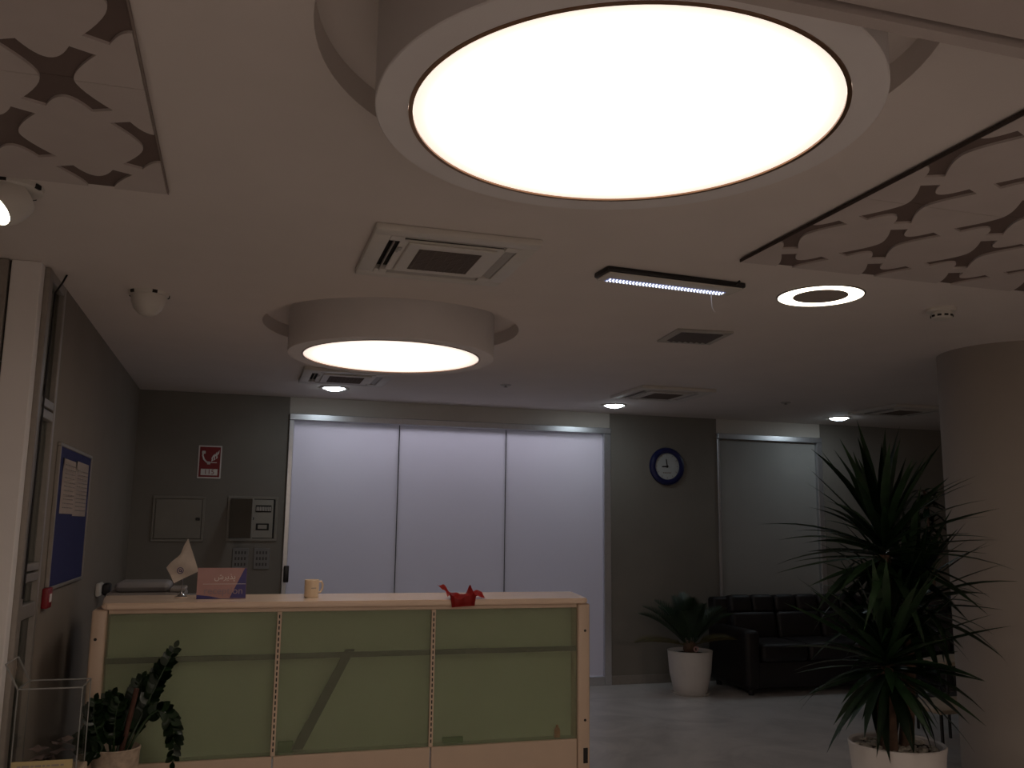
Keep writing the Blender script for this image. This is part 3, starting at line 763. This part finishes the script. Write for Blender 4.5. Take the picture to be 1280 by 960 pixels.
def electric():
    t = thing('closed_electric_cabinet', 'closed flush steel electric cabinet with black latch on the back wall', 'electric cabinet', (-.51, YB, 1.375))
    w, h = .222, .405
    def frame(t):
        f = MB(); e = .025
        f.box(-w, w, -.012, .0, 0, e, .003, 1); f.box(-w, w, -.012, 0, h-e, h, .003, 1); f.box(-w, -w+e, -.012, 0, e, h-e, .003, 1); f.box(w-e, w, -.012, 0, e, h-e, .003, 1)
        f.build('frame', M['steel'], t)
    frame(t)
    d = MB(); d.box(-w+.029, w-.029, -.016, -.002, .029, h-.029, .002, 1); dr = d.build('door', M['steel'], t)
    k = MB(); k.box(w-.075, w-.038, -.026, -.0162, .19, .215, .004, 1); k.build('latch', M['black'], dr)
    t = thing('open_electric_cabinet', 'open electric cabinet with breakers showing beside the white panels', 'electric cabinet', (.125, YB, 1.385))
    frame(t)
    b = MB(); b.box(-w+.025, w-.025, -.004, -.001, .025, h-.025); b.build('back_plate', M['void'], t)
    c = MB(); c.box(-.01, w-.04, -.01, -.0042, .03, h-.03, .002, 1); cv = c.build('breaker_cover', M['steel_lt'], t)
    k = MB(); k.box(.025, .165, -.012, -.0102, .262, .325); k.build('breaker_window', M['void'], cv)
    for i in range(9):
        q = MB(); q.box(.031+i*.0147, .042+i*.0147, -.022, -.0121, .272, .312, .002, 1); q.mi = 0; q.build('breaker', M['plastic_grey'], cv)
    k = MB(); k.box(.035, .15, -.013, -.0102, .10, .16, .003, 1); mt = k.build('meter', M['void'], cv)
    k = MB(); k.box(.053, .132, -.0150, -.0131, .112, .148, .002, 1); k.build('meter_face', M['steel_lt'], cv)
    d = MB(); d.box(0, .355, -.008, .008, .029, h-.029, .002, 1)
    d.bm.transform(Matrix.Translation((-w+.03, -.022, 0)) @ Matrix.Rotation(math.radians(-58), 4, 'Z')); dr = d.build('door', M['steel'], t)
    k = MB(); k.box(.32, .345, .0082, .026, .19, .215, .004, 1); k.bm.transform(Matrix.Translation((-w+.03, -.022, 0)) @ Matrix.Rotation(math.radians(-58), 4, 'Z')); k.build('latch', M['black'], dr)
    for x0, l in ((-.03, 'perforated grey vent plate below the open electric cabinet, left of the pair'), (.155, 'perforated grey vent plate below the open electric cabinet, right of the pair')):
        t = thing('vent_plate', l, 'vent plate', (x0+.07, YB, 1.135), 0, 'perforated vent plates')
        p = MB(); p.box(-.07, .07, -.010, 0, 0, .188, .003, 1); p.build('plate', M['plate_steel'], t)
        for i in range(4):
            for j in range(3):
                q = MB(); q.box(-.048+i*.027, -.033+i*.027, -.0112, -.0101, .03+j*.052, .056+j*.052); q.build('slot', M['slot_soft'], t)
electric()
def board():
    Y0, Y1, Z0, Z1 = 5.10, 6.11, 1.215, 1.93
    t = thing('notice_board', 'navy felt notice board in an aluminium frame on the left wall', 'notice board', (XL, (Y0+Y1)/2, Z0))
    hy, h = (Y1-Y0)/2, Z1-Z0
    b = MB(); b.box(.001, .014, -hy, hy, 0, h); b.build('felt', M['navy_felt'], t)
    f = MB(); e = .018
    f.box(0, .02, -hy-e, hy+e, -e, 0, .003, 1); f.box(0, .02, -hy-e, hy+e, h, h+e, .003, 1); f.box(0, .02, -hy-e, -hy, 0, h, .003, 1); f.box(0, .02, hy, hy+e, 0, h, .003, 1)
    f.build('frame', M['alu_dull'], t)
    g = 'sheets on the notice board'
    for y0, y1, z0, z1, l in ((5.20, 5.585, 1.585, 1.875, 'printed paper sheet pinned to the navy board, the nearer of two'), (5.59, 6.03, 1.575, 1.885, 'printed paper sheet pinned to the navy board, the farther of two')):
        s = thing('paper_sheet', l, 'paper', (XL+.0155, (y0+y1)/2, z0), 0, g)
        n = 10; mb = MB(); vs = []
        for i in range(n+1):
            y = y0+(y1-y0)*i/n-(y0+y1)/2
            vs.append([mb.bm.verts.new((.001+.006*abs(math.sin(3*i/n*2))*(1-k/4) * (1 if k < 4 else .2), y, (z1-z0)*k/4)) for k in range(5)])
        for i in range(n):
            for k in range(4): mb.bm.faces.new((vs[i][k], vs[i+1][k], vs[i+1][k+1], vs[i][k+1]))
        bmesh.ops.solidify(mb.bm, geom=mb.bm.faces[:], thickness=.0006)
        mb.build('sheet', M['paper'], s)
        q = MB(); r = random.Random(5)
        for k in range(11):
            z = .03+k*.0225; y = -(y1-y0)/2+.03
            while y < (y1-y0)/2-.06:
                wd = .012+r.random()*.03; q.box(.0085, .0090, y, y+wd, z, z+.005); y += wd+.012
        o = q.build('printed_lines', M['ink'], s, smooth=0)
        o['kind'] = 'stuff'
board()
def call_point():
    t = thing('fire_call_point', 'small red fire alarm call point below the notice board', 'alarm', (XL, 5.09, 1.115))
    b = MB(); b.box(0, .03, -.055, .055, 0, .10, .006, 2); b.build('box', M['red'], t)
    b = MB(); b.box(.0302, .032, -.02, .03, .03, .07); b.build('glass', M['white'], t)
    t = thing('wall_socket', 'white wall socket with black plugs and cords beside the counter', 'socket', (XL, 6.98, 1.01))
    b = MB(); b.box(0, .03, -.13, .06, .025, .115, .012, 2); b.build('box', M['plastic_white'], t)
    b = MB(); b.box(.0302, .085, -.04, .07, .025, .11, .02, 3); b.build('plug', M['black'], t)
    for y in (-.01, .06):
        c = MB(); c.tube([(.06, y, .03), (.065, y, -.06), (.06, y+.01, -.2), (.04, y+.01, -.5), (.03, y, -.85), (.03, y, -1.0)], .009, 8); c.build('cord', M['black'], t)
call_point()

# ------------------------------------------------------------------ furniture at the back
def cushion(x0, x1, y0, y1, z0, z1, r, mtx=None):
    b = MB(); b.box(x0, x1, y0, y1, z0, z1, r, 4, mtx); return b
def sofa(t, n, cw):
    Wd = n*cw; aw = .16
    b = MB(); b.box(-Wd/2-aw+.01, Wd/2+aw-.01, -.36, .33, .06, .30, .015, 2); b.build('base', M['leather'], t)
    for s in (-1, 1):
        x0, x1 = sorted((s*Wd/2, s*(Wd/2+aw)))
        a = MB(); a.box(x0, x1, -.39, .36, .05, .60, .05, 4); a.build('armrest', M['leather'], t)
        for y in (-.32, .28):
            f = MB(); f.lathe([(.025, 0), (.03, .055), (0, .055)], 16, (s*(Wd/2+aw/2), y, 0)); f.build('foot', M['black'], t)
    bk = MB(); bk.box(-Wd/2-aw+.02, Wd/2+aw-.02, .24, .38, .06, .86, .03, 3); bk.build('back_frame', M['leather'], t)
    for i in range(n):
        x0 = -Wd/2+i*cw
        cushion(x0+.004, x0+cw-.004, -.41, .20, .30, .47, .045).build('seat_cushion', M['leather'], t)
        m = Matrix.Translation((0, .10, .44)) @ Matrix.Rotation(-.16, 4, 'X')
        c = MB()
        c.box(x0+.005, x0+cw/2-.001, 0, .16, .27, .46, .045, 4, m); c.box(x0+cw/2+.001, x0+cw-.005, 0, .16, .27, .46, .045, 4, m)
        c.box(x0+.005, x0+cw-.005, -.01, .17, 0, .29, .045, 4, m)
        c.build('back_cushion', M['leather'], t)
t = thing('leather_sofa', 'dark leather three-seat sofa against the grey blind, behind the yucca', 'sofa', (5.60, 8.12, 0)); sofa(t, 3, .52)
t = thing('leather_armchair', 'dark leather armchair glimpsed between yucca and pillar', 'armchair', (7.15, 7.75, 0), -.25); sofa(t, 1, .58)
def low_table(name, label, x0, x1, y0, y1, z, shelf):
    t = thing(name, label, 'table', ((x0+x1)/2, (y0+y1)/2, 0)); a, b = (x1-x0)/2, (y1-y0)/2
    k = MB(); k.box(-a, a, -b, b, z-.03, z, .006, 2); k.build('table_top', M['wood'], t)
    for sx in (-1, 1):
        for sy in (-1, 1):
            l = MB(); l.box(sx*(a-.03)-.008, sx*(a-.03)+.008, sy*(b-.03)-.008, sy*(b-.03)+.008, 0, z-.0305); l.build('leg', M['dark_wood'], t)
    if shelf:
        s = MB(); s.box(-a+.05, a-.05, -b+.05, b-.05, z*.45, z*.45+.02); s.build('shelf', M['dark_wood'], t)
low_table('coffee_table', 'low pale wood coffee table behind the big yucca pot', 4.60, 5.5, 5.20, 5.62, .36, False)
low_table('side_table', 'higher pale side table behind the yucca, beyond the coffee table', 5.25, 5.85, 5.85, 6.25, .56, True)

# ------------------------------------------------------------------ plants
def blade(L, W, droop, fold=.35, n=7):
    """a strap leaf along +X, V-folded, tapering to a point"""
    mb = MB(); rows = []
    for i in range(n+1):
        u = i/n; x = L*(u - .10*droop*u**3); z = -droop*L*u**2.2
        w = W*(.55+1.0*u*(1-u)*1.8)*(1 if u < .5 else (1-((u-.5)/.5)**1.9)); w = max(w, .0008)
        rows.append([mb.bm.verts.new(p) for p in ((x, -w/2, z+fold*w*.5), (x, 0, z), (x, w/2, z+fold*w*.5))])
    for i in range(n):
        for k in (0, 1): mb.bm.faces.new((rows[i][k], rows[i+1][k], rows[i+1][k+1], rows[i][k+1]))
    bmesh.ops.solidify(mb.bm, geom=mb.bm.faces[:], thickness=.0012)
    return mb
def yucca():
    cx, cy = 3.42, 4.2
    t = thing('potted_yucca', 'tall yucca with three leafy heads in a white pot beside the pillar', 'potted plant', (cx, cy, 0))
    p = MB(); p.lathe([(0, 0), (.19, 0), (.205, .02), (.24, .40), (.246, .435), (.24, .442), (.225, .435), (.22, .40), (0, .40)], 56); p.build('pot', M['pot_white'], t)
    g = MB(); g.lathe([(.04, 0), (.20, .012)], 1+40, (0, 0, .402)); g.lathe([(0, .0), (.219, .0)], 40, (0, 0, .403)); g.build('soil', M['soil'], t)
    r = random.Random(11); s = MB()
    for i in range(170):
        a = r.random()*2*PI; d = .21*math.sqrt(r.random()); k = .010+.010*r.random()
        m = Matrix.Translation((d*math.cos(a), d*math.sin(a), .408+.012*r.random())) @ Matrix.Rotation(r.random()*6, 4, 'Z') @ Matrix.Diagonal((k*1.3, k, k*.7, 1))
        bmesh.ops.create_icosphere(s.bm, subdivisions=1, radius=1, matrix=m)
    o = s.build('pebbles', M['pebble'], t); o['kind'] = 'stuff'
    trunks = [((-.03, .05), (.00, .02, 1.42), .040), ((.06, .00), (.17, .04, 1.14), .034), ((-.08, -.05), (-.10, -.08, .84), .034)]
    for (bx, by), (x, y, z), rr in trunks:
        b = MB(); pts = []; rad = []
        for i in range(15):
            u = i/14; pts.append((bx+(x-bx)*u, by+(y-by)*u, .40+(z-.40)*u)); rad.append(rr*(1.12-.25*u)*(1+.05*(i % 2)))
        b.tube(pts, rad, 12); b.build('trunk', M['bark'], t)
    meshes = [blade(1, .066, d).mesh('yucca_blade', M['leaf_dark'], 60) for d in (.02, .10, .24, .48)]
    # head centre, count, length range
    heads = [((.0, .02, 1.42), 92, (.46, .66), 1.0), ((.17, .04, 1.14), 80, (.40, .58), .9), ((-.10, -.08, .84), 90, (.42, .62), .9)]
    for (x, y, z), n, (l0, l1), kk in heads:
        for i in range(n):
            u = i/n
            el = math.radians(82 - (132 if z < 1 else 112)*u**1.0 + r.uniform(-9, 9))      # from upright in the middle to hanging at the skirt
            az = i*2.39996 + r.uniform(-.2, .2)
            L = r.uniform(l0, l1)*(1 if el > -.2 else .85)
            me = meshes[min(3, max(0, int(r.random()*2.2 + u*2.0)))]
            m = Matrix.Translation((x, y, z + .10*(1-u)*kk - .06*u)) @ Matrix.Rotation(az, 4, 'Z') @ Matrix.Rotation(-el, 4, 'Y') @ Matrix.Rotation(r.uniform(-.4, .4), 4, 'X') @ Matrix.Diagonal((L, .60+.25*r.random(), L, 1)) @ Matrix.Translation((.03, 0, 0))
            place('leaf', me, t, m)
yucca()
def zz_leaf():
    mb = MB(); n = 5; rows = []
    for i in range(n+1):
        u = i/n; w = .0215*math.sin(PI*min(1, u*.93+.05))**.8; x = .062*u; z = -.004*u*u
        rows.append([mb.bm.verts.new(p) for p in ((x, -w, z+.003), (x, 0, z), (x, w, z+.003))])
    for i in range(n):
        for k in (0, 1): mb.bm.faces.new((rows[i][k], rows[i+1][k], rows[i+1][k+1], rows[i][k+1]))
    bmesh.ops.solidify(mb.bm, geom=mb.bm.faces[:], thickness=.0012)
    return mb
def zz_plant():
    t = thing('potted_zz_plant', 'arching glossy-leaved plant in a speckled pot before the left counter end', 'potted plant', (-.50, 4.92, 0))
    p = MB(); p.lathe([(0, 0), (.085, 0), (.09, .01), (.108, .45), (.112, .468), (.106, .472), (.099, .46), (.097, .43), (0, .43)], 40); p.build('pot', M['pot_stone'], t)
    s = MB(); s.lathe([(0, .008), (.06, .004), (.097, 0)], 28, (0, 0, .432)); s.build('soil', M['soil'], t)
    k = MB(); k.tube([(.02, -.02, .42), (.055, -.03, .62), (.075, -.03, .745)], .012, 10); k.build('stake', M['stake'], t)
    me = zz_leaf().mesh('zz_leaflet', M['leaf_zz'], 60)
    r = random.Random(21)
    stems = [  # control points relative to the plant base
        [(.03, 0, .43), (.10, 0, .60), (.17, .0, .78), (.235, .0, .93)],
        [(.02, .02, .43), (.09, .02, .58), (.14, .03, .72), (.17, .03, .84)],
        [(.05, -.02, .43), (.15, -.05, .72), (.235, -.06, .70), (.275, -.06, .55), (.265, -.06, .40)],
        [(-.02, 0, .43), (-.04, -.02, .55), (-.06, -.03, .66), (-.03, -.04, .72)],
        [(-.03, -.03, .43), (-.08, -.06, .53), (-.12, -.08, .62), (-.10, -.08, .70)],
        [(-.01, -.03, .43), (.0, -.06, .52), (-.02, -.08, .62), (.01, -.09, .70)],
        [(-.04, .02, .43), (-.10, .02, .50), (-.14, .02, .55), (-.16, .0, .50)],
        [(-.03, -.05, .43), (-.07, -.1, .48), (-.10, -.12, .50), (-.12, -.13, .46)],
        [(.0, .03, .43), (.02, .05, .58), (.05, .06, .70), (.09, .06, .78)],
    ]
    for cp in stems:
        c = [Vector(q) for q in cp]; n = 22; pts = []
        for i in range(n+1):
            u = i/n; q = c[:]
            while len(q) > 1: q = [q[a]*(1-u)+q[a+1]*u for a in range(len(q)-1)]
            pts.append(q[0])
        b = MB(); b.tube(pts, [.0075*(1-.75*i/n) for i in range(n+1)], 7); b.build('stem', M['leaf_zz'], t)
        for i in range(5, n+1):
            tg = (pts[min(i+1, n)]-pts[i-1]).normalized()
            side = tg.cross(Vector((0, -1, .25))).normalized()
            for sgn in ((-1, 1) if i < n else (0,)):
                d = (tg*.75 + side*sgn*.9 + Vector((0, r.uniform(-.45, .25), 0))).normalized()
                up = (Vector((0, -.8, .6)) + Vector((r.uniform(-.4, .4), 0, r.uniform(-.3, .3)))); up = (up-d*up.dot(d)).normalized()
                m = Matrix((d, up.cross(d), up)).transposed().to_4x4(); m.translation = pts[i]
                k = r.uniform(.75, 1.05)*(1 if i < n-3 else .75)
                place('leaf', me, t, m @ Matrix.Diagonal((k, k, k, 1)))
zz_plant()
def cycad():
    t = thing('potted_sago_palm', 'sago palm in a white tapered pot left of the sofa', 'potted plant', (4.21, 8.0, 0))
    s = MB(); s.lathe([(0, 0), (.17, 0), (.19, .02), (.182, .022), (.165, .006), (0, .006)], 40); s.build('saucer', M['pot_white'], t)
    p = MB(); p.lathe([(0, .008), (.145, .008), (.16, .03), (.197, .20), (.212, .385), (.216, .40), (.208, .402), (.2, .38), (0, .37)], 48); p.build('pot', M['pot_white'], t)
    s = MB(); s.lathe([(0, .006), (.199, 0)], 32, (0, 0, .374)); s.build('soil', M['soil'], t)
    c = MB(); c.lathe([(.05, 0), (.065, .03), (.06, .08), (.04, .11), (0, .12)], 20, (0, 0, .375)); c.build('trunk', M['bark'], t)
    r = random.Random(4)
    fr = [(95, 1.25, .50), (60, 1.1, .50), (125, 1.05, .52), (150, .75, .52), (30, .8, .5), (270, 1.2, .48), (235, .95, .50), (305, 1.0, .50), (200, .85, .48), (340, .85, .48), (170, .9, .55), (10, .95, .5), (80, 1.4, .5), (185, .16, .55), (-12, .20, .42), (250, 1.35, .5), (110, .9, .5)]
    for az, el, L in fr:
        yel = el < .3
        n = 16; mb = MB(); pts = []
        for i in range(n+1):
            u = i/n; a = el - (.55 if not yel else .25)*u*u
            pts.append((pts[-1] + Vector((math.cos(a), 0, math.sin(a)))*(L/n)) if pts else Vector((.03, 0, 0)))
        mb.tube(pts, [.006*(1-.7*i/n) for i in range(n+1)], 6)
        for i in range(3, n+1):
            tg = (pts[i]-pts[i-1]).normalized(); nrm = Vector((-tg.z, 0, tg.x))
            for sg in (-1, 1):
                for h in (0, .5):
                    l = .15*math.sin(PI*min(1, .18+.8*i/n))+.03
                    q = pts[i]-tg*(L/n)*h; d = (Vector((0, sg, 0))*.75+tg*.65+nrm*.30).normalized()
                    wv = tg*.0085
                    mb.bm.faces.new([mb.bm.verts.new(x) for x in (q-wv, q+d*l*.6-wv*.7, q+d*l, q+d*l*.6+wv*.7, q+wv)])
        mb.bm.transform(Matrix.Translation((0, 0, .45)) @ Matrix.Rotation(math.radians(az), 4, 'Z'))
        o = mb.build('frond', M['leaf_yellow'] if yel else M['leaf_palm'], t)
        if yel: o['label'] = 'drooping yellowed frond'
    q = MB(); q.lathe([(.014, -.004), (.026, -.004), (.026, .004), (.014, .004)], 24, (0, 0, 0), closed=True, mtx=Matrix.Translation((-.02, -.16, .43)) @ Matrix.Rotation(PI/2, 4, 'X')); q.build('ring_tag', M['pink'], t)
    q = MB(); q.tube([(-.02, -.16, .40), (-.02, -.16, .36)], .003, 6); q.build('tag_stick', M['pink'], t)
cycad()
def back_plant():
    t = thing('tall_dark_plant', 'dark leafy plant half hidden between yucca and pillar at the back wall', 'potted plant', (7.35, 8.3, 0))
    p = MB(); p.lathe([(0, 0), (.13, 0), (.17, .36), (.155, .36), (.15, .33), (0, .33)], 32); p.build('pot', M['pot_white'], t)
    p = MB(); p.tube([(0, 0, .32), (.01, 0, 1.2), (-.05, .0, 2.0)], [.02, .016, .012], 8); p.build('trunk', M['bark'], t)
    r = random.Random(9); me = blade(1, .09, .3).mesh('broad_leaf', M['leaf_palm'], 60)
    for i in range(44):
        z = 1.5+.55*r.random(); az = r.random()*2*PI; el = r.uniform(-.5, .8); L = r.uniform(.2, .34)
        place('leaf', me, t, Matrix.Translation((-.03, 0, z)) @ Matrix.Rotation(az, 4, 'Z') @ Matrix.Rotation(-el, 4, 'Y') @ Matrix.Diagonal((L, .7, L, 1)))
back_plant()

# ------------------------------------------------------------------ donation box
def donation():
    x0, x1, y0, y1 = -.812, -.572, 4.19, 4.41; zb, zt = .53, .872
    cx, cy = (x0+x1)/2, (y0+y1)/2; a, b = (x1-x0)/2, (y1-y0)/2
    p = MB(); p.box(-a-.012, a+.012, -b-.012, b+.012, 0, zb-.001, .006, 2)
    tag(p.build('box_pedestal', M['cream'], None, (cx, cy, 0)), 'plain pedestal carrying the clear acrylic box at lower left', 'pedestal')
    t = thing('acrylic_donation_box', 'clear acrylic donation box with opened lid, notes inside, lower left corner', 'donation box', (cx, cy, zb))
    h = zt-zb; w = .005
    for n, q in (('front_wall', (-a, a, -b, -b+w, 0, h)), ('rear_wall', (-a, a, b-w, b, 0, h)), ('side_wall', (-a, -a+w, -b+w, b-w, 0, h)), ('side_wall', (a-w, a, -b+w, b-w, 0, h)), ('floor_plate', (-a+w, a-w, -b+w, b-w, 0, w))):
        k = MB(); k.box(*q); k.build(n, M['acrylic'], t, smooth=0)
    e = MB()                                              # polished bright edges
    for sx in (-1, 1):
        for sy in (-1, 1): e.box(sx*a-.002, sx*a+.002, sy*b-.002, sy*b+.002, 0, h)
    for sy in (-1, 1): e.box(-a, a, sy*b-.0025, sy*b+.0025, h-.002, h+.003)
    for sx in (-1, 1): e.box(sx*a-.0025, sx*a+.0025, -b, b, h-.002, h+.003)
    e.build('polished_edge', M['acr_edge'], t, smooth=0)
    l = MB(); l.box(0, .11, -b, b, 0, .004); l.bm.transform(Matrix.Translation((-a, 0, h+.004)) @ Matrix.Rotation(math.radians(-118), 4, 'Y')); ld = l.build('lid', M['acrylic'], t, smooth=0)
    l = MB(); l.box(.107, .112, -b, b, -.001, .005); l.box(0, .11, -b-.002, -b+.002, -.001, .005); l.box(0, .11, b-.002, b+.002, -.001, .005)
    l.bm.transform(Matrix.Translation((-a, 0, h+.004)) @ Matrix.Rotation(math.radians(-118), 4, 'Y')); l.build('lid_edge', M['acr_edge'], ld, smooth=0)
    r = random.Random(2); g = 'banknotes in the donation box'
    for i in range(8):
        mb = MB(); n = 6; vs = []; ph = r.random()*6
        for u in range(n+1):
            vs.append([mb.bm.verts.new((-.045+.09*u/n, -.022+.044*v/2, .006*math.sin(ph+u*1.3+v)+.003*math.sin(u*2.7))) for v in range(3)])
        for u in range(n):
            for v in range(2): mb.bm.faces.new((vs[u][v], vs[u+1][v], vs[u+1][v+1], vs[u][v+1]))
        bmesh.ops.solidify(mb.bm, geom=mb.bm.faces[:], thickness=.0008)
        o = mb.build('banknote', M['note'], None, (cx+r.uniform(-.055, .055), cy+r.uniform(-.05, .05), zb+.024+.0125*i))
        o.rotation_euler = (r.uniform(-.15, .15), r.uniform(-.15, .15), r.random()*3)
        tag(o, 'crumpled banknote in the heap inside the clear donation box', 'banknote', g)
    c = MB(); c.box(-.026, .026, -.02, .02, 0, .035, .002, 1); tag(c.build('small_carton', M['note2'], None, (cx+.072, cy-.078, zb+.006)), 'small tan carton in the right front corner of the donation box', 'carton')
    s = thing('yellow_notice_card', 'yellow printed card standing at the front of the acrylic box', 'card', (cx-.005, cy-b-.011, zb))
    k = MB(); k.box(-.112, .112, -.002, .002, .0, .065); k.build('card', M['yellow'], s, smooth=0)
    k = MB(); rr = random.Random(8)
    for z, xe in ((.042, .085), (.022, .075)):
        x = -.09
        while x < xe: wd = rr.uniform(.008, .028); k.box(x, x+wd, -.0026, -.0021, z, z+.007); x += wd+.005
    o = k.build('printed_lines', M['ink'], s, smooth=0); o['kind'] = 'stuff'
M['acr_edge'] = mat('acrylic_edge', (.25, .25, .24), .25, .05, 20)
M['note2'] = mat('tan_carton', (.28, .20, .15), .7, .1, 12)
donation()
